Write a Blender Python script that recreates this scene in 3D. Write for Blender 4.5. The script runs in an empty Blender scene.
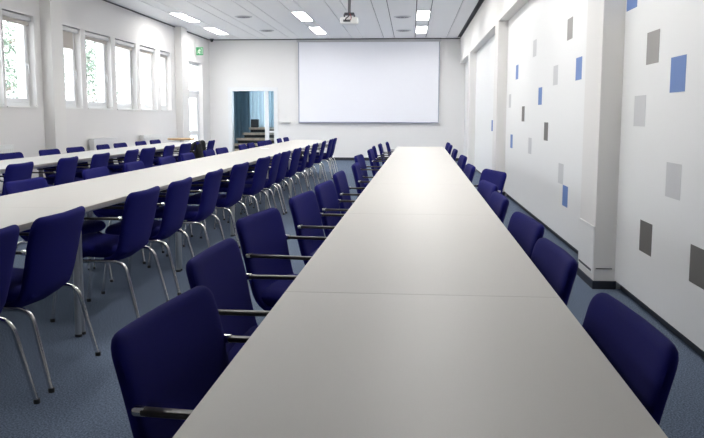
import bpy, bmesh, math, random
from mathutils import Vector, Matrix
random.seed(7)
S = bpy.context.scene
COL = S.collection
PI = math.pi

# ------------------------------------------------------------------ materials
def mat(name, col, rough=0.5, metal=0.0, spec=0.5, sheen=0.0, bump=None, speck=None, coat=0.0):
    m = bpy.data.materials.new(name); m.use_nodes = True
    nt = m.node_tree; b = nt.nodes['Principled BSDF']
    b.inputs['Base Color'].default_value = (*col, 1)
    b.inputs['Roughness'].default_value = rough
    b.inputs['Metallic'].default_value = metal
    b.inputs['Specular IOR Level'].default_value = spec
    if sheen:
        b.inputs['Sheen Weight'].default_value = sheen
        b.inputs['Sheen Roughness'].default_value = 0.45
        b.inputs['Sheen Tint'].default_value = (0.35, 0.4, 1, 1)
    if coat: b.inputs['Coat Weight'].default_value = coat
    if bump or speck:
        tc = nt.nodes.new('ShaderNodeTexCoord')
    if bump:
        n = nt.nodes.new('ShaderNodeTexNoise'); n.inputs['Scale'].default_value = bump[0]; n.inputs['Detail'].default_value = 4
        bp = nt.nodes.new('ShaderNodeBump'); bp.inputs['Strength'].default_value = bump[1]; bp.inputs['Distance'].default_value = bump[2]
        nt.links.new(tc.outputs['Object'], n.inputs['Vector']); nt.links.new(n.outputs['Fac'], bp.inputs['Height'])
        nt.links.new(bp.outputs['Normal'], b.inputs['Normal'])
    if speck:
        n = nt.nodes.new('ShaderNodeTexNoise'); n.inputs['Scale'].default_value = speck[0]; n.inputs['Detail'].default_value = 3
        r = nt.nodes.new('ShaderNodeValToRGB')
        r.color_ramp.elements[0].position = 0.3; r.color_ramp.elements[1].position = 0.7
        r.color_ramp.elements[0].color = (*[c*(1-speck[1]) for c in col], 1)
        r.color_ramp.elements[1].color = (*[min(1, c*(1+speck[1])) for c in col], 1)
        nt.links.new(tc.outputs['Object'], n.inputs['Vector']); nt.links.new(n.outputs['Fac'], r.inputs['Fac'])
        nt.links.new(r.outputs['Color'], b.inputs['Base Color'])
    return m

def emit(name, col, s):
    m = bpy.data.materials.new(name); m.use_nodes = True; nt = m.node_tree
    nt.nodes.clear(); e = nt.nodes.new('ShaderNodeEmission'); o = nt.nodes.new('ShaderNodeOutputMaterial')
    e.inputs['Color'].default_value = (*col, 1); e.inputs['Strength'].default_value = s
    nt.links.new(e.outputs[0], o.inputs[0]); return m

def glass(name, tint=(1, 1, 1), refl=0.06):
    m = bpy.data.materials.new(name); m.use_nodes = True; nt = m.node_tree
    nt.nodes.clear(); o = nt.nodes.new('ShaderNodeOutputMaterial')
    t = nt.nodes.new('ShaderNodeBsdfTransparent'); t.inputs[0].default_value = (*tint, 1)
    g = nt.nodes.new('ShaderNodeBsdfGlossy'); g.inputs['Roughness'].default_value = 0.02
    x = nt.nodes.new('ShaderNodeMixShader'); x.inputs[0].default_value = refl
    nt.links.new(t.outputs[0], x.inputs[1]); nt.links.new(g.outputs[0], x.inputs[2]); nt.links.new(x.outputs[0], o.inputs[0])
    return m

def sheer(name, col):
    m = bpy.data.materials.new(name); m.use_nodes = True; nt = m.node_tree
    nt.nodes.clear(); o = nt.nodes.new('ShaderNodeOutputMaterial')
    d = nt.nodes.new('ShaderNodeBsdfDiffuse'); d.inputs[0].default_value = (*col, 1)
    t = nt.nodes.new('ShaderNodeBsdfTranslucent'); t.inputs[0].default_value = (*col, 1)
    x = nt.nodes.new('ShaderNodeMixShader'); x.inputs[0].default_value = 0.5
    nt.links.new(d.outputs[0], x.inputs[1]); nt.links.new(t.outputs[0], x.inputs[2]); nt.links.new(x.outputs[0], o.inputs[0])
    return m

LAMP = 10.5
M = dict(
    wall=mat('wall_paint', (0.85, 0.84, 0.83), 0.85, spec=0.2, bump=(90, 0.08, 0.002)),
    wall_l=mat('window_wall_paint', (0.79, 0.775, 0.765), 0.85, spec=0.2, bump=(90, 0.08, 0.002)),  # wall paint darkened so the strongly lit window wall does not blow out
    panel=mat('panel_laminate', (0.86, 0.86, 0.85), 0.5, spec=0.3),
    pillar=mat('pillar_paint', (0.80, 0.785, 0.765), 0.7, spec=0.25),
    ceiling=mat('ceiling_metal', (0.92, 0.92, 0.925), 0.6, spec=0.3, bump=(400, 0.1, 0.001)),
    gap=mat('ceiling_gap', (0.10, 0.10, 0.11), 0.8),
    carpet=mat('carpet', (0.118, 0.150, 0.210), 1.0, spec=0.05, bump=(300, 0.3, 0.003), speck=(130, 0.62)),
    base=mat('baseboard_vinyl', (0.018, 0.022, 0.035), 0.5),
    table=mat('table_laminate', (0.53, 0.51, 0.48), 0.47, spec=0.5, speck=(900, 0.03)),
    edge=mat('table_edge', (0.36, 0.34, 0.32), 0.4),
    steel=mat('chrome_steel', (0.72, 0.71, 0.70), 0.22, metal=1.0),
    satin=mat('satin_steel', (0.55, 0.55, 0.55), 0.38, metal=1.0),
    fabric=mat('navy_fabric', (0.0095, 0.0098, 0.118), 0.88, spec=0.12, bump=(900, 0.25, 0.001), speck=(600, 0.12)),
    arm=mat('arm_plastic', (0.036, 0.030, 0.028), 0.34),
    black=mat('black_plastic', (0.012, 0.012, 0.013), 0.5),
    white=mat('white_plastic', (0.82, 0.82, 0.81), 0.4),
    frame=mat('window_frame_white', (0.84, 0.85, 0.86), 0.35),
    cassette=mat('blind_cassette', (0.55, 0.55, 0.56), 0.4),
    blind=mat('blind_fabric', (0.55, 0.51, 0.47), 0.9),
    screen=mat('screen_fabric', (0.90, 0.905, 0.96), 0.75, spec=0.2),
    screenbar=mat('screen_bar', (0.40, 0.42, 0.52), 0.4),
    lamp=emit('lamp_diffuser', (1.0, 0.985, 0.96), LAMP),
    glass=glass('clear_glass'),
    bglass=glass('door_glass', (0.86, 0.94, 0.98), 0.08),
    vent=mat('vent_metal', (0.60, 0.61, 0.64), 0.5),
    ventdark=mat('vent_slot', (0.22, 0.22, 0.24), 0.7),
    green=mat('exit_green', (0.02, 0.26, 0.09), 0.5),
    signwhite=mat('sign_white', (0.85, 0.9, 0.86), 0.5),
    dblue=mat('rectangle_blue', (0.135, 0.235, 0.52), 0.6),
    dgrey=mat('rectangle_grey', (0.33, 0.315, 0.30), 0.6),
    ddark=mat('rectangle_dark_grey', (0.155, 0.145, 0.135), 0.6),
    dlight=mat('rectangle_pale_grey', (0.62, 0.62, 0.625), 0.6),
    wood=mat('beech_wood', (0.50, 0.33, 0.17), 0.45, speck=(14, 0.2)),
    tread=mat('stair_tread_wood', (0.74, 0.62, 0.50), 0.5, speck=(10, 0.15)),
    riser=mat('stair_dark', (0.025, 0.03, 0.035), 0.7),
    bluewall=mat('blue_wall_paint', (0.45, 0.56, 0.63), 0.85),
    drape=mat('steel_blue_drape', (0.36, 0.48, 0.56), 0.9),
    curtain=sheer('sheer_blue_curtain', (0.76, 0.80, 0.82)),
    coat=mat('black_cloth', (0.006, 0.006, 0.009), 0.95, bump=(60, 0.4, 0.01)),
    leaf=mat('tree_leaves', (0.13, 0.18, 0.14), 0.7, speck=(6, 0.3)),
    bark=mat('tree_bark', (0.20, 0.16, 0.13), 0.9, bump=(20, 0.6, 0.02)),
    bounce_ground=mat('pale_bounce_ground', (0.56, 0.55, 0.53), 1.0, speck=(3, 0.3)),
    paper=mat('white_paper', (0.88, 0.88, 0.88), 0.7),
    lens=mat('lens_glass', (0.01, 0.01, 0.015), 0.08, spec=0.8),
    pole=mat('grey_pole_paint', (0.16, 0.16, 0.17), 0.4),
    red=mat('red_cable', (0.35, 0.03, 0.03), 0.5),
)

# ------------------------------------------------------------------ mesh building
class MB:
    def __init__(s): s.bm = bmesh.new()
    def box(s, x0, x1, y0, y1, z0, z1, bevel=0.0, seg=2):
        r = bmesh.ops.create_cube(s.bm, size=1)
        for v in r['verts']:
            v.co = Vector((x0+(v.co.x+.5)*(x1-x0), y0+(v.co.y+.5)*(y1-y0), z0+(v.co.z+.5)*(z1-z0)))
        if bevel:
            es = list({e for v in r['verts'] for e in v.link_edges})
            bmesh.ops.bevel(s.bm, geom=es, offset=bevel, segments=seg, affect='EDGES', profile=0.5)
        return s
    def tube(s, pts, r, n=10, bend=0.0, bn=5, caps=True):
        P = [Vector(p) for p in pts]
        if bend:
            Q = [P[0]]
            for i in range(1, len(P)-1):
                a, b, c = P[i-1], P[i], P[i+1]
                d = min(bend, (a-b).length*.48, (c-b).length*.48)
                p0 = b+(a-b).normalized()*d; p1 = b+(c-b).normalized()*d
                for k in range(bn+1):
                    t = k/bn; Q.append(p0*(1-t)**2+b*2*t*(1-t)+p1*t*t)
            Q.append(P[-1]); P = Q
        rings = []; up = None
        for i, p in enumerate(P):
            t = (P[min(i+1, len(P)-1)]-P[max(i-1, 0)]).normalized()
            if up is None:
                up = Vector((0, 0, 1)) if abs(t.z) < .9 else Vector((1, 0, 0))
            u = (up-t*up.dot(t)).normalized(); up = u; w = t.cross(u)
            rr = r[i] if isinstance(r, (list, tuple)) else r
            rings.append([s.bm.verts.new(p+(u*math.cos(2*PI*k/n)+w*math.sin(2*PI*k/n))*rr) for k in range(n)])
        s.skin(rings, caps); return s
    def skin(s, rings, caps=True):
        n = len(rings[0])
        for a, b in zip(rings[:-1], rings[1:]):
            for k in range(n):
                s.bm.faces.new((a[k], a[(k+1) % n], b[(k+1) % n], b[k]))
        if caps:
            s.bm.faces.new(rings[0][::-1]); s.bm.faces.new(rings[-1])
    def lathe(s, prof, c=(0, 0, 0), n=24, axis='z'):
        rings = []
        for r, h in prof:
            ring = []
            for k in range(n):
                a = 2*PI*k/n; p = (r*math.cos(a), r*math.sin(a), h)
                if axis == 'x': p = (h, p[0], p[1])
                if axis == 'y': p = (p[0], h, p[1])
                ring.append(s.bm.verts.new(Vector(c)+Vector(p)))
            rings.append(ring)
        s.skin(rings); return s
    def loft(s, prof, hw, t, rc=0.05, n=28, wrap=0.0, steps=16, e=0.28):
        """upholstered slab swept along prof (x,z), half width hw(u), thickness t, rounded ends"""
        P = [Vector((x, 0, z)) for x, z in prof]
        # densify by Catmull-Rom
        D = []
        for i in range(len(P)-1):
            a, b, c, d = P[max(i-1, 0)], P[i], P[i+1], P[min(i+2, len(P)-1)]
            for k in range(steps):
                q = k/steps
                D.append(0.5*((2*b)+(c-a)*q+(2*a-5*b+4*c-d)*q*q+(3*b-a-3*c+d)*q**3))
        D.append(P[-1])
        L = [0]
        for a, b in zip(D[:-1], D[1:]): L.append(L[-1]+(b-a).length)
        T = L[-1]
        stations = [0, .004, .012, .025, .04] + [.055+(T-.11)*k/14 for k in range(15)] + [T-.04, T-.025, T-.012, T-.004, T]
        rings = []
        for sx in stations:
            j = 0
            while j < len(L)-2 and L[j+1] < sx: j += 1
            q = (sx-L[j])/max(1e-9, L[j+1]-L[j]); p = D[j].lerp(D[j+1], min(1, q))
            tan = (D[min(j+1, len(D)-1)]-D[max(j-1, 0)]).normalized(); nrm = Vector((-tan.z, 0, tan.x))
            d = min(sx, T-sx); h = hw(sx/T)
            if d < rc: h = h-rc+math.sqrt(max(0, rc*rc-(rc-d)**2))
            tt = t/2
            if d < tt: tt = math.sqrt(max(1e-7, tt*tt-(tt-d)**2))
            tt = max(tt, .002)
            ring = []
            for k in range(n):
                a = 2*PI*k/n; ca, sa = math.cos(a), math.sin(a)
                y = h*math.copysign(abs(ca)**e, ca); o = tt*math.copysign(abs(sa)**.75, sa)
                w = wrap*(y/.27)**2
                ring.append(s.bm.verts.new(p+nrm*(o-w)+Vector((0, y, 0))))
            rings.append(ring)
        s.skin(rings); return s
    def ball(s, c, r, sub=2, sc=(1, 1, 1)):
        q = bmesh.ops.create_icosphere(s.bm, subdivisions=sub, radius=r)
        for v in q['verts']: v.co = Vector((v.co.x*sc[0], v.co.y*sc[1], v.co.z*sc[2]))+Vector(c)
        return s
    def poly(s, pts):
        s.bm.faces.new([s.bm.verts.new(Vector(p)) for p in pts]); return s
    def build(s, name, m, parent=None, smooth=False):
        bmesh.ops.recalc_face_normals(s.bm, faces=s.bm.faces)
        me = bpy.data.meshes.new(name); s.bm.to_mesh(me); s.bm.free()
        me.materials.append(m)
        if smooth:
            for p in me.polygons: p.use_smooth = True
            me.set_sharp_from_angle(angle=math.radians(40))
        o = bpy.data.objects.new(name, me); COL.objects.link(o)
        if parent: o.parent = parent
        return o

def tag(o, label=None, cat=None, group=None, kind=None):
    if label: o['label'] = label
    if cat: o['category'] = cat
    if group: o['group'] = group
    if kind: o['kind'] = kind
    return o
def thing(name, label, cat, loc=(0, 0, 0), rz=0, group=None):
    o = bpy.data.objects.new(name, None); COL.objects.link(o)
    o.location = loc; o.rotation_euler = (0, 0, rz); o.empty_display_size = .1
    return tag(o, label, cat, group)
def struct(o):
    o['kind'] = 'structure'; return o
KIDS = {}
def kids(o):
    return [c for c in bpy.data.objects if c.parent is o]
def tree_of(o):
    return (o, [tree_of(c) for c in kids(o)])
def copy_tree(t, parent=None):
    o, ch = t
    c = o.copy(); COL.objects.link(c)
    if parent: c.parent = parent
    for k in ch: copy_tree(k, c)
    return c
def num(i):
    return ['first', 'second', 'third', 'fourth', 'fifth', 'sixth', 'seventh', 'eighth', 'ninth', 'tenth', 'eleventh',
            'twelfth', 'thirteenth', 'fourteenth', 'fifteenth', 'sixteenth'][i]

# ------------------------------------------------------------------ room dimensions (metres)
XL, XP, XH, YB, ZC, YF = -5.80, 1.492, 1.346, 22.044, 3.432, -2.6
WT = 0.30

# floor
struct(MB().box(XL-WT, XP+.3, YF-.3, YB+.25, -.12, 0).build('floor', M['carpet']))

# ceiling: long metal planks with narrow recessed dark gaps, on a dark backing
mb = MB()
xs = []; e = .386+.875*1
while e > XL-.9:
    xs.append((e-.3, e)); xs.append((e-.875, e-.3)); e -= .875
for a, b in xs:
    a = max(a, XL-.1); b = min(b, XH+.1)
    if b-a < .03: continue
    y = YF-.1
    while y < YB+.05:
        y1 = min(y+2.78, YB+.1)
        mb.box(a+.009, b-.009, y+.002, y1-.002, ZC, ZC+.03); y = y1
ceil = struct(mb.build('ceiling', M['ceiling']))
bk = MB().box(XL-WT, XP+.3, YF-.3, YB+.25, ZC+.034, ZC+.2).build('ceiling_backing', M['gap'], ceil)

# --- left wall with window openings
ZS, ZT = 1.395, 2.768
wins = [(2.85, 3.95), (5.50, 6.62), (6.85, 7.97), (8.20, 9.32), (9.52, 10.69), (10.75, 11.66), (12.42, 13.346), (13.553, 14.725), (14.952, 16.096), (16.332, 17.398), (17.679, 18.44)]  # windows nearest the camera are unseen, added to let in more daylight
DY0, DY1, DZ = 19.97, 21.28, 2.70
mb = MB()
segs = []; y = YF
for a, b in wins: segs.append((y, a)); y = b
segs.append((y, DY0)); segs.append((DY1, YB+.25))
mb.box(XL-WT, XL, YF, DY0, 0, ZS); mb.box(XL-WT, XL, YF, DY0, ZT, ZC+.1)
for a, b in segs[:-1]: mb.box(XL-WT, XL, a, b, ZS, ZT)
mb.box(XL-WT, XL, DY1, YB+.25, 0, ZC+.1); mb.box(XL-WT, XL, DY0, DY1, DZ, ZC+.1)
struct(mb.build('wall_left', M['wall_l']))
for i, (a, b) in enumerate(((11.87, 12.28), (18.80, 19.28), (4.95, 5.36))):
    struct(MB().box(XL-.02, -5.625, a, b, 0, ZC+.02, .004).build('pillar_left_%d' % (i+1), M['pillar']))

# --- back wall with doorway
DX0, DX1, DH = -5.234, -3.845, 2.06
mb = MB()
mb.box(XL-WT, DX0, YB, YB+.2, 0, ZC+.1).box(DX1, XP+.3, YB, YB+.2, 0, ZC+.1).box(DX0, DX1, YB, YB+.2, DH, ZC+.1)
struct(mb.build('wall_back', M['wall']))
struct(MB().box(XL-WT, XP+.3, YF-.2, YF, 0, ZC+.1).build('wall_front', M['wall']))

# --- right wall: recessed laminate panels between pillars under a header
pil = [(5.65, 6.16), (12.36, 12.86), (18.25, 18.85)]
struct(MB().box(XP+.06, XP+.3, YF-.3, YB+.25, 0, ZC+.1).build('wall_right', M['wall']))
bays = [(YF, 1.5), (1.53, 5.65), (6.16, 12.36), (12.86, 18.25), (18.85, YB)]
for i, (a, b) in enumerate(bays):
    struct(MB().box(XP, XP+.058, a+.002, b-.002, .07, 2.74).build('wall_right_panel_%d' % (i+1), M['panel']))
mb = MB()
for a, b in ((YF, 5.9), (5.905, 12.6), (12.605, 18.5), (18.505, 20.6), (20.605, YB)):
    mb.box(XH, XP+.1, a, b, 2.733, ZC+.02, .002)
struct(mb.build('trim_1', M['pillar']))
for i, (a, b) in enumerate(pil):
    p = struct(MB().box(XH-.004, XP+.062, a, b, 0, 2.735, .004).build('pillar_right_%d' % (i+1), M['pillar']))
    MB().box(XH-.012, XH, a-.004, b, 0, .06).box(XH-.012, XP+.01, a-.012, a, 0, .06).build('pillar_base', M['base'], p)
    if i == 0:
        MB().box(XH-.010, XH-.003, a+.01, b-.005, .105, .44, .003).build('duct_cover', M['panel'], p)
        MB().box(XH-.013, XH-.003, a+.01, b-.03, .435, .458).build('cover_lip', M['white'], p)
        MB().box(XH-.0112, XH-.009, a+.06, b-.03, .118, .135).build('vent_slot', M['gap'], p)
        MB().box(XH+.01, XP-.02, a-.006, a, .148, .154).build('joint_line', M['gap'], p)
# baseboards
for i, (a, b) in enumerate(bays):
    struct(MB().box(XP+.045, XP+.061, a, b, 0, .0695).build('baseboard_right_%d' % (i+1), M['base']))
struct(MB().box(XL, DX0-.05, YB-.014, YB, 0, .085, .003).build('baseboard_back_1', M['base']))
struct(MB().box(DX1+.05, XP, YB-.014, YB, 0, .085, .003).build('baseboard_back_2', M['base']))
struct(MB().box(XL, XL+.014, YF, DY0-.04, 0, .085, .003).build('baseboard_left', M['base']))
# dark shadow-gap trim where ceiling meets walls
struct(MB().box(XL, XL+.022, YF, YB, ZC-.022, ZC+.002).build('trim_2', M['gap']))
struct(MB().box(XH-.012, XH, YF, YB, ZC-.012, ZC+.002).build('trim_3', M['gap']))
struct(MB().box(XL+.022, XH-.012, YB-.022, YB, ZC-.024, ZC+.002).build('trim_4', M['gap']))

# --- windows
for i, (a, b) in enumerate(wins):
    X0, X1 = XL-.19, XL-.12           # frame depth
    w = struct(MB().box(X0, X1, a, b, ZS, ZS+.06).box(X0, X1, a, b, ZT-.06, ZT).box(X0, X1, a, a+.05, ZS+.06, ZT-.06).box(X0, X1, b-.05, b, ZS+.06, ZT-.06)
               .build('window_%d' % (i+1), M['frame']))
    c, d, z0, z1 = a+.052, b-.052, ZS+.062, ZT-.062
    sx0, sx1 = X0+.012, X1+.016
    sash = MB().box(sx0, sx1, c, d, z0, z0+.06, .004).box(sx0, sx1, c, d, z1-.06, z1, .004).box(sx0, sx1, c, c+.06, z0+.06, z1-.06, .004).box(sx0, sx1, d-.06, d, z0+.06, z1-.06, .004).build('sash', M['frame'], w)
    MB().box(X0+.03, X0+.036, c+.055, d-.055, z0+.055, z1-.055).build('pane', M['glass'], sash)
    hy = d-.03
    MB().box(sx1, sx1+.012, hy-.014, hy+.014, 1.98, 2.06, .003).tube([(sx1+.01, hy, 2.03), (sx1+.04, hy, 2.03), (sx1+.04, hy, 1.90)], .008, 8, .012).build('handle', M['frame'], sash, True)
    MB().box(XL-.004, XL+.012, a-.0, b+.0, ZS-.022, ZS-.0005, .003).box(X1, XL, a+.001, b-.001, ZS-.004, ZS+.004).build('sill', M['white'], w)
    # roller blind cassette under the head of the reveal
    bl = MB().box(X1+.02, X1+.095, a+.01, b-.01, ZT-.085, ZT-.012, .01).build('blind_cassette', M['cassette'], w)
    drop = .27 if i == 6 else .05
    MB().box(X1+.05, X1+.053, a+.03, b-.16 if i == 6 else b-.03, ZT-.085-drop, ZT-.08).box(X1+.045, X1+.058, a+.03, b-.16 if i == 6 else b-.03, ZT-.1-drop, ZT-.085-drop, .004).build('blind', M['blind'], bl)

# --- glazed outside door in the left wall (window_<n> style structure)
d = struct(MB().box(XL-.2, XL-.1, DY0, DY0+.06, 0, DZ).box(XL-.2, XL-.1, DY1-.06, DY1, 0, DZ).box(XL-.2, XL-.1, DY0+.06, DY1-.06, DZ-.07, DZ)
           .box(XL-.2, XL-.1, DY0+.06, DY1-.06, 1.86, 1.95).build('door_1', M['frame']))
leaf = MB().box(XL-.18, XL-.12, DY0+.065, DY0+.19, .01, 1.855).box(XL-.18, XL-.12, DY1-.19, DY1-.065, .01, 1.855).box(XL-.18, XL-.12, DY0+.19, DY1-.19, 1.74, 1.855).box(XL-.18, XL-.12, DY0+.19, DY1-.19, .01, .22).box(XL-.18, XL-.12, DY0+.19, DY1-.19, .74, .86).build('door_leaf', M['frame'], d)
MB().box(XL-.155, XL-.149, DY0+.185, DY1-.185, .215, 1.745).build('pane', M['glass'], leaf)
MB().box(XL-.155, XL-.149, DY0+.055, DY1-.055, 1.945, DZ-.065).build('transom_pane', M['glass'], d)
MB().box(XL-.12, XL-.1, DY0+.1, DY0+.13, .95, 1.15, .003).tube([(XL-.11, DY0+.115, 1.05), (XL-.06, DY0+.115, 1.05), (XL-.06, DY0+.24, 1.05)], .01, 8, .015).build('handle', M['satin'], leaf, True)

# --- doorway in the back wall with the side light
f = struct(MB().box(DX0-.03, DX0+.085, YB-.03, YB+.22, 0, DH-.085).box(DX1-.085, DX1+.03, YB-.03, YB+.22, 0, DH-.085).box(DX0-.03, DX1+.03, YB-.03, YB+.22, DH-.085, DH+.02)
           .box(-4.205, -4.095, YB+.02, YB+.12, 0, DH-.085).build('door_2', M['frame']))
MB().box(-4.10, DX1-.08, YB+.06, YB+.066, .0, DH-.08).build('side_pane', M['bglass'], f)
MB().box(-4.095, DX1-.085, YB+.04, YB+.10, 0.78, .84).build('side_rail', M['frame'], f)
# --- the room beyond
RX0, RX1, RY1, RZ = -6.1, -2.2, 26.0, 3.2
struct(MB().box(RX0, RX1, YB+.25, RY1, -.12, 0).build('floor_beyond', M['carpet']))
struct(MB().box(RX0-.2, RX1+.2, YB+.25, RY1+.2, RZ, RZ+.2).build('ceiling_beyond', M['wall']))
struct(MB().box(RX0-.2, RX0, YB+.25, RY1+.2, 0, RZ).build('wall_beyond_left', M['bluewall']))
struct(MB().box(RX1, RX1+.2, YB+.25, RY1+.2, 0, RZ).build('wall_beyond_right', M['bluewall']))
WX0, WX1 = -5.5, -2.9
struct(MB().box(RX0, WX0, RY1, RY1+.2, 0, RZ).box(WX1, RX1, RY1, RY1+.2, 0, RZ).box(WX0, WX1, RY1, RY1+.2, 0, .85).box(WX0, WX1, RY1, RY1+.2, 2.75, RZ).build('wall_beyond_back', M['bluewall']))
wb = struct(MB().box(WX0, WX1, RY1+.05, RY1+.12, .85, .91).box(WX0, WX1, RY1+.05, RY1+.12, 2.69, 2.75).box(WX0, WX0+.06, RY1+.05, RY1+.12, .91, 2.69).box(WX1-.06, WX1, RY1+.05, RY1+.12, .91, 2.69).box(-4.62, -4.54, RY1+.05, RY1+.12, .91, 2.69).build('window_12', M['frame']))
MB().box(WX0+.06, WX1-.06, RY1+.08, RY1+.086, .91, 2.69).build('pane', M['bglass'], wb)
def curtain(x0, x1, lab, m='curtain'):
    mb = MB(); n = int((x1-x0)/.02); r0, r1 = [], []
    f_, b_ = [], []
    for k in range(n+1):
        x = x0+(x1-x0)*k/n; y = RY1-.14+.035*math.sin(k*.95)+.012*math.sin(k*2.3)
        f_.append((x, y)); b_.append((x, y+.006))
    loop = f_+b_[::-1]
    rings = [[mb.bm.verts.new((x, y, z)) for x, y in loop] for z in (.12, 2.95)]
    mb.skin(rings)
    tag(mb.build('curtain', M[m], None, True), lab, 'curtain', 'curtains in the room beyond the doorway')
curtain(-6.05, -5.44, 'wide blue curtain on the left beyond the open doorway', 'drape')
curtain(-4.78, -4.5, 'narrow blue curtain seen through the glass beside the doorway')
curtain(-5.43, -4.93, 'gathered blue curtain behind the black box on the stairs')

st = thing('staircase', 'wooden steps with dark gaps seen through the back doorway', 'stairs', (-4.3, 22.75, 0))
for k in range(6):
    z = .10+.163*k; y = .05+.20*k; xl = -1.12+.155*max(0, k-3) + (.0 if k < 3 else .06)
    MB().box(xl, 1.1, y, y+.26, z-.07, z, .006).build('tread', M['tread'], st)
    if k: MB().box(xl+.05, 1.05, y+.03, y+.05, z-.16, z-.065).build('riser', M['riser'], st)
MB().box(-.95, 1.05, .25, .30, .0, .09).box(-.6, -.54, .3, 1.2, .0, .06).build('stringer', M['riser'], st)
bx = thing('black_box', 'small black box standing on the wooden steps beyond the doorway', 'box', (-4.87, 23.94, .915))
MB().box(-.115, .115, -.1, .1, 0, .245, .012).build('body', M['black'], bx)
MB().box(-.095, .095, -.104, -.098, .02, .225, .002).build('front_grille', M['gap'], bx)

# ------------------------------------------------------------------ ceiling fittings
def light(x, y0, y1, label, group):
    t = thing('ceiling_light', label, 'ceiling light', (x, (y0+y1)/2, ZC), 0, group)
    h = (y1-y0)/2
    MB().box(-.143, .143, -h, -h+.02, -.012, .004).box(-.143, .143, h-.02, h, -.012, .004).box(-.143, -.128, -h+.02, h-.02, -.012, .004).box(.128, .143, -h+.02, h-.02, -.012, .004).build('frame', M['white'], t)
    MB().box(-.128, .128, -h+.02, h-.02, -.006, .002).build('diffuser', M['lamp'], t)
cols = ((.236, 'column nearest the tiled wall'), (-2.389, 'middle column'), (-5.014, 'column nearest the windows'))
pairs = [(4.0, 5.5), (6.8, 8.3), (10.2, 11.7), (12.95, 14.45), (16.35, 17.85), (19.1, 20.62)]  # pairs nearer the camera are out of view, added to light the room
for x, cn in cols:
    for j, (a, b) in enumerate(pairs):
        if x < -4 and j < 4: continue
        if j == 5: lab = 'bright ceiling light panel by the back wall, ' + cn
        elif j == 4: lab = 'bright ceiling light panel second from the back wall, ' + cn
        else: lab = 'added unseen ceiling light panel overhead, %s from the back wall, %s' % (num(5-j), cn)
        light(x, a, b, lab, 'recessed ceiling light panels')
for x, y, lab in ((-3.70, 17.06, 'round ceiling vent between window-side and middle lights, farther from the back wall'),
                  (-3.70, 19.80, 'round ceiling vent between window-side and middle lights, near the back wall'),
                  (-.215, 17.30, 'round ceiling vent beside the right-hand lights, farther from the back wall'),
                  (-.215, 20.00, 'round ceiling vent beside the right-hand lights, close above the screen')):
    t = thing('ceiling_vent', lab, 'vent', (x, y, ZC), 0, 'round ceiling air vents')
    MB().lathe([(.01, .004), (.19, .004), (.19, -.006), (.165, -.014), (.01, -.014)]).build('plate', M['vent'], t, True)
    for r in (.12, .075):
        MB().lathe([(r+.018, -.013), (r+.018, -.017), (r-.01, -.017), (r-.01, -.013)]).build('ring_slot', M['ventdark'], t, True)
    MB().lathe([(.001, -.013), (.035, -.013), (.03, -.026), (.001, -.026)]).build('hub', M['ventdark'], t, True)

pj = thing('projector', 'white projector hanging from the ceiling on a grey pole', 'projector', (-1.135, 14.2, ZC))
MB().tube([(0, 0, 0), (0, 0, -0.320)], .027, 14).build('pole', M['pole'], pj, True)
MB().lathe([(.02, 0), (.09, 0), (.09, -.015), (.03, -.03), (.02, -.03)]).build('ceiling_flange', M['satin'], pj, True)
MB().box(-.09, .09, -.05, .05, -0.360, -0.315, .01).box(-.10, -.08, -.06, .06, -0.410, -0.350).box(.08, .1, -.06, .06, -0.410, -0.350).build('bracket', M['gap'], pj)
pb = MB().box(-.16, .16, -.13, .13, -0.522, -0.402, .025, 3).build('body', M['white'], pj)
MB().lathe([(.036, .128), (.036, .15), (.03, .152), (.028, .14), (.001, .14)], (.07, 0, -0.460), 20, 'y').build('lens', M['lens'], pb, True)
MB().box(-.10, .03, -.1335, -.128, -0.490, -0.450).build('socket_panel', M['gap'], pb)
MB().tube([(-.05, -.13, -0.470), (-.06, -.18, -0.450), (0, -.14, -0.390), (.02, -.04, -0.340)], .009, 8, .05).build('cable', M['black'], pj, True)
MB().tube([(.03, -.125, -0.460), (.05, -.17, -0.420), (.03, -.10, -0.370), (.0, -.035, -0.330)], .007, 8, .05).build('cable', M['red'], pj, True)['label'] = 'red cable'

sc = thing('projection_screen', 'large white projection screen pulled down on the back wall', 'projection screen', (-1.215, YB, 0))
MB().box(-2.03, 2.03, -.12, -.015, 3.335, ZC-.03, .008).build('case', M['cassette'], sc)
MB().box(-2.03, 2.03, -.13, -.03, ZC-.03, ZC-.004).build('shade_gap_strip', M['gap'], sc)  # dark strip standing in for the shaded gap between case and ceiling
MB().box(-1.985, 1.985, -.075, -.071, 1.10, 3.335).build('screen_cloth', M['screen'], sc)
MB().box(-1.995, -1.97, -.077, -.069, 1.10, 3.335).box(1.97, 1.995, -.077, -.069, 1.10, 3.335).build('edge_band', M['screenbar'], sc)
MB().tube([(-1.995, -.073, 1.085), (1.995, -.073, 1.085)], .02, 10).build('bottom_bar', M['screenbar'], sc, True)

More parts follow.
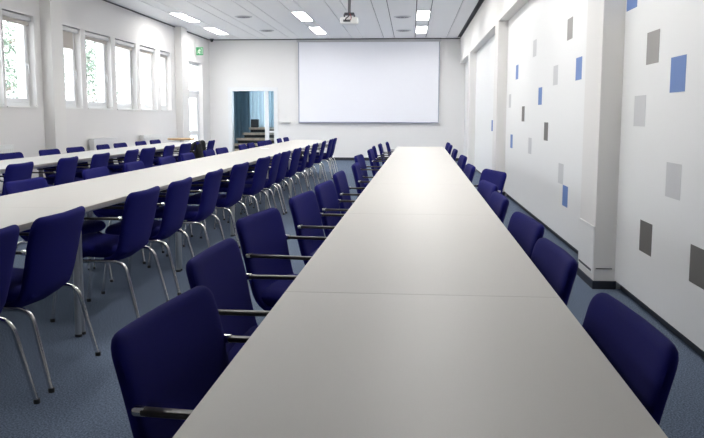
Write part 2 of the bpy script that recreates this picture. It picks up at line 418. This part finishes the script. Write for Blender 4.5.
es = thing('exit_sign', 'green exit sign with white running figure above the glazed door', 'exit sign', (XL, 20.62, 2.985))
MB().box(-.0, .03, -.02, .02, -.05, .05).build('bracket', M['white'], es)
MB().box(.03, .215, -.022, .022, -.105, .105, .008).build('panel', M['green'], es)
fg = MB()
def seg2(a, b, w):
    a = Vector((a[0], 0, a[1])); b = Vector((b[0], 0, b[1])); dd = (b-a).normalized(); n_ = Vector((-dd.z, 0, dd.x))*w
    vs = [a+n_, a-n_, b-n_, b+n_]
    r0 = [fg.bm.verts.new(v+Vector((0, -.0245, 0))) for v in vs]; r1 = [fg.bm.verts.new(v+Vector((0, -.0215, 0))) for v in vs]
    fg.skin([r0, r1])
for a, b, w in (((.115, .03), (.11, -.015), .011), ((.115, .03), (.085, .012), .006), ((.085, .012), (.075, -.012), .006), ((.115, .028), (.142, .012), .006), ((.142, .012), (.152, .025), .006),
                ((.108, -.015), (.132, -.038), .007), ((.132, -.038), (.126, -.075), .007), ((.108, -.015), (.09, -.045), .007), ((.09, -.045), (.06, -.048), .007),
                ((.165, -.08), (.165, .07), .004), ((.165, .07), (.205, .07), .004), ((.205, .07), (.205, -.08), .004)): seg2(a, b, w)
fg.lathe([(.001, -.0245), (.013, -.0245), (.013, -.0215), (.001, -.0215)], (.122, 0, .05), 14, 'y')
fg.build('pictogram', M['signwhite'], es)

cm = thing('security_camera', 'tiny dark camera at the ceiling in the far window-side corner', 'camera', (-5.66, 21.85, ZC))
MB().lathe([(.001, 0), (.06, 0), (.06, -.03), (.001, -.03)]).build('mount', M['gap'], cm, True)
MB().ball((0, 0, -.045), .045, 2).build('dome', M['black'], cm, True)

ws = thing('wall_shelf', 'small white ledge on the back wall between doorway and screen', 'shelf', (-3.58, YB, 1.095))
MB().box(-.125, .125, -.09, 0, -.02, .012, .004).build('ledge', M['white'], ws)
MB().box(-.05, .02, -.02, 0, .10, .17, .003).build('switch', M['white'], ws)

# radiators under the windows
for y0, y1, lab in ((9.35, 10.62, 'white radiator under the windows at the left edge'),
                    (13.45, 14.55, 'white radiator under the windows behind the window-side chairs'),
                    (16.05, 17.25, 'white radiator under the farthest windows by the far pillar')):
    t = thing('radiator', lab, 'radiator', (XL, (y0+y1)/2, 0), 0, 'panel radiators on the window wall'); h = (y1-y0)/2
    mb = MB().box(.045, .06, -h, h, .22, .83, .004).box(.125, .14, -h, h, .22, .83, .004)
    n = int(h*2/.05)
    for k in range(n):
        yy = -h+.03+k*(2*h-.06)/(n-1); mb.box(.14, .144, yy-.012, yy+.012, .26, .79)
    mb.build('panel', M['white'], t)
    for q in (-h-.006, h): MB().box(.05, .135, q, q+.006, .22, .83).build('side_cover', M['white'], t)
    MB().box(.04, .145, -h, h, .83, .848, .003).build('top_grille', M['white'], t)
    MB().tube([(.09, -h+.04, .25), (.09, -h-.045, .25), (.09, -h-.045, 0)], .01, 8, .03).build('pipe', M['white'], t, True)
    for q in (-.6, .6): MB().box(.004, .05, q*h-.02, q*h+.02, .5, .54).build('bracket', M['white'], t)

# coloured rectangles on the right-hand wall panels
DEC = [('b', 5.37, 1.98, 'blue wall rectangle high up just before the near pillar'), ('g', 4.86, 1.58, 'grey wall rectangle above the large blue one on the nearest panel'),
       ('b', 4.38, 1.39, 'largest-looking blue wall rectangle on the nearest panel'), ('l', 5.08, 1.19, 'pale grey wall rectangle beside the near pillar at head height'),
       ('l', 4.37, .79, 'pale grey wall rectangle directly below the largest blue one'), ('d', 4.83, .39, 'dark grey wall rectangle low beside the near pillar'),
       ('d', 3.92, .38, 'dark grey wall rectangle low at the right edge of the photo'),
       ('g', 7.44, 1.98, 'grey wall rectangle highest on the middle panel'), ('b', 6.99, 1.58, 'blue wall rectangle on the middle panel just past the near pillar'),
       ('l', 9.54, 1.98, 'faint pale grey wall rectangle high in the centre of the middle panel'), ('l', 8.11, 1.58, 'pale grey wall rectangle in the upper middle panel, near the blue one'),
       ('b', 11.08, 1.78, 'small blue wall rectangle high towards the far end of the middle panel'), ('b', 9.04, 1.39, 'blue wall rectangle at the centre of the middle panel'),
       ('l', 11.8, 1.39, 'faint pale grey wall rectangle at the far end of the middle panel'), ('d', 10.37, 1.19, 'slim dark grey wall rectangle left of centre on the middle panel'),
       ('d', 8.58, .99, 'dark grey wall rectangle below the central blue one'), ('b', 11.5, .79, 'small blue wall rectangle at waist height close beside the second pillar'),
       ('l', 9.71, .79, 'pale grey wall rectangle low in the centre of the middle panel'), ('l', 7.66, .59, 'pale grey wall rectangle just above the lowest blue one'),
       ('b', 7.41, .39, 'blue wall rectangle lowest on the middle panel'), ('b', 14.3, .99, 'lone blue wall rectangle on the panel past the second pillar')]
for c, y, z, lab in DEC:
    o = MB().box(-.0012, .0005, 0, .25, 0, .20).build('wall_rectangle', M[{'b': 'dblue', 'g': 'dgrey', 'd': 'ddark', 'l': 'dlight'}[c]])
    o.location = (XP, y, z)
    tag(o, lab, 'wall decal', 'coloured rectangles on the right-hand wall')

# ------------------------------------------------------------------ tables
TL, TW, TH = 1.8596, .80, .735
def make_table():
    t = thing('conference_table', '', 'table')
    h = TL/2
    MB().box(0, TW, -h, h, TH-.004, TH, .0015, 1).build('tabletop', M['table'], t)
    MB().box(.001, TW-.001, -h+.001, h-.001, TH-.027, TH-.004).build('edge_board', M['edge'], t)
    MB().box(.07, .10, -h+.05, h-.05, TH-.055, TH-.027).box(TW-.10, TW-.07, -h+.05, h-.05, TH-.055, TH-.027).box(.09, TW-.09, -h+.02, -h+.05, TH-.055, TH-.027).box(.09, TW-.09, h-.05, h-.02, TH-.055, TH-.027).build('under_frame', M['satin'], t)
    for x in (.032, TW-.032):
        for y in (-h+.024, h-.024):
            l = MB().tube([(x, y, .012), (x, y, TH-.027)], .0175, 14).build('leg', M['satin'], t, True)
            MB().lathe([(.001, 0), (.021, 0), (.021, .012), (.012, .02), (.001, .02)], (x, y, 0), 14).build('foot', M['black'], l, True)
    return t
proto_t = tree_of(make_table()); first_t = [True]
def table(x, y, rz, label, group):
    if first_t[0]: o = proto_t[0]; first_t[0] = False
    else: o = copy_tree(proto_t)
    o.location = (x, y, 0); o.rotation_euler = (0, 0, rz); tag(o, label, 'table', group)
TA = .0118
NC, N2, N3 = 7, 8, 5
def ends(i, n):
    if i == 0: return 'nearest'
    if i == n-1: return 'farthest'
    return num(i)+' nearest'
for k in range(NC):
    y = .353+1.86*(k+.5)
    table(-.3936+TA*y, y, -TA, 'grey-topped conference table, %s of the foreground row beside the tiled wall' % ends(k, NC), 'tables of the foreground row')
T2 = .0065
for k in range(N2):
    y = 2.32+1.86*(k+.5)
    table(-1.855+T2*(y-3.3)-TW, y, -T2, 'grey-topped conference table, %s of the middle row' % ends(k, N2), 'tables of the middle row')
for k in range(N3):
    y = 5.86+1.86*(k+.5)
    table(-3.99-TW, y, 0, 'grey-topped conference table, %s of the row along the windows' % ends(k, N3), 'tables of the row along the windows')

# ------------------------------------------------------------------ chairs (local: faces +x, origin on the floor)
def make_chair():
    t = thing('conference_armchair', '', 'chair')
    MB().loft([(-.215, .436), (-.12, .430), (.02, .434), (.15, .446), (.228, .430)], lambda u: .244+.006*math.sin(PI*u), .082, .05).build('seat', M['fabric'], t, True)
    MB().loft([(-.08, .372), (-.15, .383), (-.204, .435), (-.235, .54), (-.262, .665), (-.296, .793)], lambda u: .252+.024*min(1, u*1.35), .046, .055, wrap=.022).build('backrest', M['fabric'], t, True)
    for s in (-1, 1):
        rl = MB().tube([(-.08, s*.252, .380), (-.225, s*.252, .380), (-.315, s*.272, .006)], .0115, 12, .07, 7).build('leg', M['steel'], t, True)
        MB().lathe([(.001, 0), (.014, 0), (.0145, .02), (.001, .022)], (-.315, s*.272, 0), 10).build('foot_cap', M['black'], rl, True)
        fl = MB().tube([(.05, s*.252, .380), (.185, s*.252, .380), (.235, s*.262, .006)], .0115, 12, .05, 6).build('leg', M['steel'], t, True)
        MB().lathe([(.001, 0), (.014, 0), (.0145, .02), (.001, .022)], (.235, s*.262, 0), 10).build('foot_cap', M['black'], fl, True)
        MB().tube([(-.085, s*.252, .380), (.055, s*.252, .380)], .0115, 12).build('seat_rail', M['steel'], t, True)
        am = MB().box(-.212, .20, s*.268-.014, s*.268+.014, .635, .649, .005, 3).build('armrest', M['arm'], t, True)
        MB().lathe([(.001, -.018), (.010, -.018), (.0125, -.013), (.0125, .008), (.001, .008)], (-.212, s*.268, .642), 14, 'x').build('arm_cap', M['steel'], am, True)
    MB().tube([(-.10, -.25, .374), (-.10, .25, .374)], .010, 8).tube([(.10, -.25, .374), (.10, .25, .374)], .010, 8).build('cross_rail', M['steel'], t, True)
    return t
proto_c = tree_of(make_chair()); first_c = [True]
def chair(xb, y, turn, deg, label, group):
    """xb: x of the top of the back; turn=+1 faces +x, -1 faces -x"""
    global first
    if first_c[0]: o = proto_c[0]; first_c[0] = False
    else: o = copy_tree(proto_c)
    o.location = (xb+turn*.286, y, 0)
    o.rotation_euler = (0, 0, math.radians(deg)+(0 if turn > 0 else PI)); tag(o, label, 'chair', group)
def place(lst, turn, where, group):
    n = len(lst)
    for i, (xb, y, deg) in enumerate(lst):
        if i == 0: w = 'nearest the camera'
        elif i == n-1: w = 'farthest from the camera'
        elif i < (n+1)//2: w = num(i)+' from the camera'
        else: w = num(n-1-i)+' from the far end'
        extra = 'pulled-out navy armchair' if deg > 12 else 'navy armchair'
        chair(xb, y, turn, deg, '%s, %s on the %s' % (extra, w, where) if y != 13.64 else 'navy armchair under the black jacket on the near side of the window row', group)
CL = [(-.598, 1.743, -6), (-.693, 2.575, -2), (-.733, 3.524, -9), (-.65, 4.441, -6), (-.608, 5.237, -5), (-.598, 6.26, -2), (-.545, 7.46, 0), (-.63, 9.11, -5), (-.578, 10.80, -2), (-.572, 11.9, 3), (-.527, 13.0, 0), (-.43, 13.95, 3)]
CR = [(.524, 1.765, 2.5), (.522, 2.69, 2), (.545, 3.488, 4.5), (.535, 4.529, 1), (.556, 5.368, 5), (.735, 6.56, 14), (.58, 7.36, 2), (.63, 9.13, 2), (.635, 10.94, 0), (.655, 12.7, 0), (.668, 13.7, 0)]
R2R = [2.87, 3.54, 4.70, 5.46, 6.41, 7.43, 8.6, 9.41, 10.1, 11.11, 12.13, 13.14, 14.39, 15.68, 16.43]
R2L = [5.33, 6.57, 7.52, 8.54, 9.37, 10.38, 11.07, 12.48, 13.14, 14.04, 14.66, 16.0, 16.85]
R3R = [7.24, 8.3, 9.22, 10.28, 10.96, 11.92, 12.83, 13.64, 14.5]
R3L = [9.2, 10.24, 11.07, 12.12, 12.85, 13.86, 14.66]
rr = random.Random(3)
place(CL, 1, 'aisle side of the foreground row', 'armchairs on the aisle side of the foreground row')
place(CR, -1, 'wall side of the foreground row', 'armchairs on the wall side of the foreground row')
place([(-1.655+.004*(y-3.4), y, rr.uniform(-3, 4)) for y in R2R], -1, 'aisle side of the middle row', 'armchairs on the aisle side of the middle row')
place([(-2.785+.002*(y-5), y, rr.uniform(-3, 3)) for y in R2L], 1, 'window side of the middle row', 'armchairs on the window side of the middle row')
place([(-3.785, y, rr.uniform(-5, 5)) for y in R3R], -1, 'near side of the window row', 'armchairs on the near side of the window row')
place([(-4.975, y, rr.uniform(-3, 3)) for y in R3L], 1, 'far side of the window row', 'armchairs on the window side of the window row')

# black jacket hung over the back of a chair in the window row
JY = 13.64
mb = MB(); n = 26; rings = []
rj = random.Random(11)
for k in range(15):
    u = k/14; z = .31+.50*u
    ring = []
    wy = .31*(1-.22*u*u); wx = .085+.03*math.sin(PI*u)
    cx = -3.885+.085*u
    if k == 14: wy *= .6; wx *= .45
    for j in range(n):
        a = 2*PI*j/n
        w = 1+.20*math.sin(4*a+k*.5)+.13*math.sin(9*a+2+k*.9)+rj.uniform(-.10, .10)
        ring.append(mb.bm.verts.new((cx+wx*math.cos(a)*w, JY+wy*math.sin(a)*(1+.5*(w-1)), z+(.022*math.sin(3*a+1)+.02*math.sin(7*a))*u)))
    rings.append(ring)
mb.skin(rings)
jk = mb.build('jacket', M['coat'], None, True)
sub = jk.modifiers.new('smooth', 'SUBSURF'); sub.levels = 1; sub.render_levels = 1
tag(jk, 'black jacket hanging over a chair near the far end of the window row', 'jacket')

# small round wooden table beyond the window row
t = thing('side_table', 'small round light-wood table beyond the end of the window row', 'side table', (-4.92, 16.25, 0))
MB().lathe([(.001, .745), (.28, .745), (.288, .752), (.288, .778), (.28, .785), (.001, .785)], n=36).build('tabletop', M['wood'], t, True)
MB().lathe([(.001, .02), (.20, .02), (.20, .012), (.21, 0), (.001, 0)][::-1], n=30).build('base', M['satin'], t, True)
MB().tube([(0, 0, .02), (0, 0, .745)], .03, 16).build('column', M['satin'], t, True)
pp = MB().box(-.06, .06, -.09, .09, 0, .0015).build('paper_slip', M['paper']); pp.location = (-2.36, 12.35, TH+.0003); pp.rotation_euler = (0, 0, .3)
tag(pp, 'small white paper slip lying on the middle table row', 'paper')

# ------------------------------------------------------------------ outside
struct(MB().box(-60, XL-WT, -20, 90, -1.2, -1.0).build('ground', M['bounce_ground']))  # unseen ground, made pale to bounce light through the windows onto the ceiling
def tree(x, y, h, r, lab, seed):
    q = random.Random(seed)
    t = thing('garden_tree', lab, 'tree', (x, y, -1.0), 0, 'trees outside the windows')
    MB().tube([(0, 0, 0), (.05, .03, h*.3), (-.04, .05, h*.6), (0, 0, h*.92)], [.16, .12, .08, .02], 10, 0).build('trunk', M['bark'], t, True)
    mb = MB(); lf = MB(); tips = []
    for k in range(14):
        a = q.uniform(0, 2*PI); z0 = h*q.uniform(.28, .75); L = r*q.uniform(.6, 1.0)
        p1 = (L*math.cos(a), L*math.sin(a), z0+L*q.uniform(.2, .6))
        mb.tube([(0, 0, z0), (p1[0]*.5, p1[1]*.5, z0+(p1[2]-z0)*.65), p1], [.04, .025, .008], 6); tips += [Vector(p1), Vector((p1[0]*.55, p1[1]*.55, p1[2]))]
    tips += [Vector((0, 0, h*.9)), Vector((0, 0, h*.7))]
    mb.build('branch', M['bark'], t, True)
    for c in tips:
        for j in range(110):
            d = Vector((q.gauss(0, 1), q.gauss(0, 1), q.gauss(0, 1)))*.30*r*.6
            p = c+d; n1 = Vector((q.gauss(0, 1), q.gauss(0, 1), q.gauss(0, 1))).normalized(); n2 = n1.orthogonal().normalized(); n1 = n2.cross(n1)
            s = q.uniform(.05, .1)
            lf.poly([p-n1*s, p+n2*s*.5, p+n1*s, p-n2*s*.5])
    lf.build('foliage', M['leaf'], t)
tree(-12.9, 23.2, 7.2, 1.7, 'tree with pale foliage outside the nearest window', 5)
tree(-13.2, 29.3, 6.4, 1.6, 'tree with pale foliage outside the window past the first pillar', 8)

# ------------------------------------------------------------------ light
w = bpy.data.worlds.new('World'); S.world = w; w.use_nodes = True
bg = w.node_tree.nodes['Background']; bg.inputs['Color'].default_value = (0.86, 0.93, 1.0, 1); bg.inputs['Strength'].default_value = 1.8
def portal(x, y, z, sx, sy, rot):
    l = bpy.data.lights.new('window_portal', 'AREA'); l.shape = 'RECTANGLE'; l.size = sx; l.size_y = sy
    l.cycles.is_portal = True
    o = bpy.data.objects.new('window_portal', l); COL.objects.link(o); o.location = (x, y, z); o.rotation_euler = rot
for a, b in wins: portal(XL-.24, (a+b)/2, (ZS+ZT)/2, ZT-ZS, b-a, (0, -PI/2, 0))
portal(XL-.24, (DY0+DY1)/2, DZ/2, DZ, DY1-DY0, (0, -PI/2, 0))
portal((WX0+WX1)/2, RY1+.18, 1.8, WX1-WX0, 1.9, (-PI/2, 0, 0))

sl = bpy.data.lights.new('sun', 'SUN'); sl.energy = 7.0; sl.angle = .02; sl.color = (1, .96, .9)
so = bpy.data.objects.new('sun', sl); COL.objects.link(so); so.location = (20, -10, 30)
so.rotation_euler = Vector((-.55, .25, -.8)).to_track_quat('-Z', 'Y').to_euler()

# ------------------------------------------------------------------ camera
F, PPY, PITCH, YAW, ROLL = 769.375, 206.337, .1161, .0760, .0017
cd = bpy.data.cameras.new('camera'); cam = bpy.data.objects.new('camera', cd); COL.objects.link(cam); S.camera = cam
cd.sensor_fit = 'HORIZONTAL'; cd.sensor_width = 36; cd.lens = F/704*36; cd.shift_y = -(219-PPY)/704
cy, sy, cp, sp = math.cos(YAW), math.sin(YAW), math.cos(PITCH), math.sin(PITCH)
fw = Vector((-sy*cp, cy*cp, -sp)); rt = Vector((cy, sy, 0)); up = rt.cross(fw)
r2 = rt*math.cos(ROLL)+up*math.sin(ROLL); u2 = -rt*math.sin(ROLL)+up*math.cos(ROLL)
cam.matrix_world = Matrix(((r2.x, u2.x, -fw.x, 0), (r2.y, u2.y, -fw.y, 0), (r2.z, u2.z, -fw.z, 1.25), (0, 0, 0, 1)))
cd.clip_end = 300; cd.clip_start = .02

vs = S.view_settings
vs.view_transform = 'Standard'; vs.look = 'None'; vs.gamma = 1; vs.use_curve_mapping = False; vs.exposure = 1.62
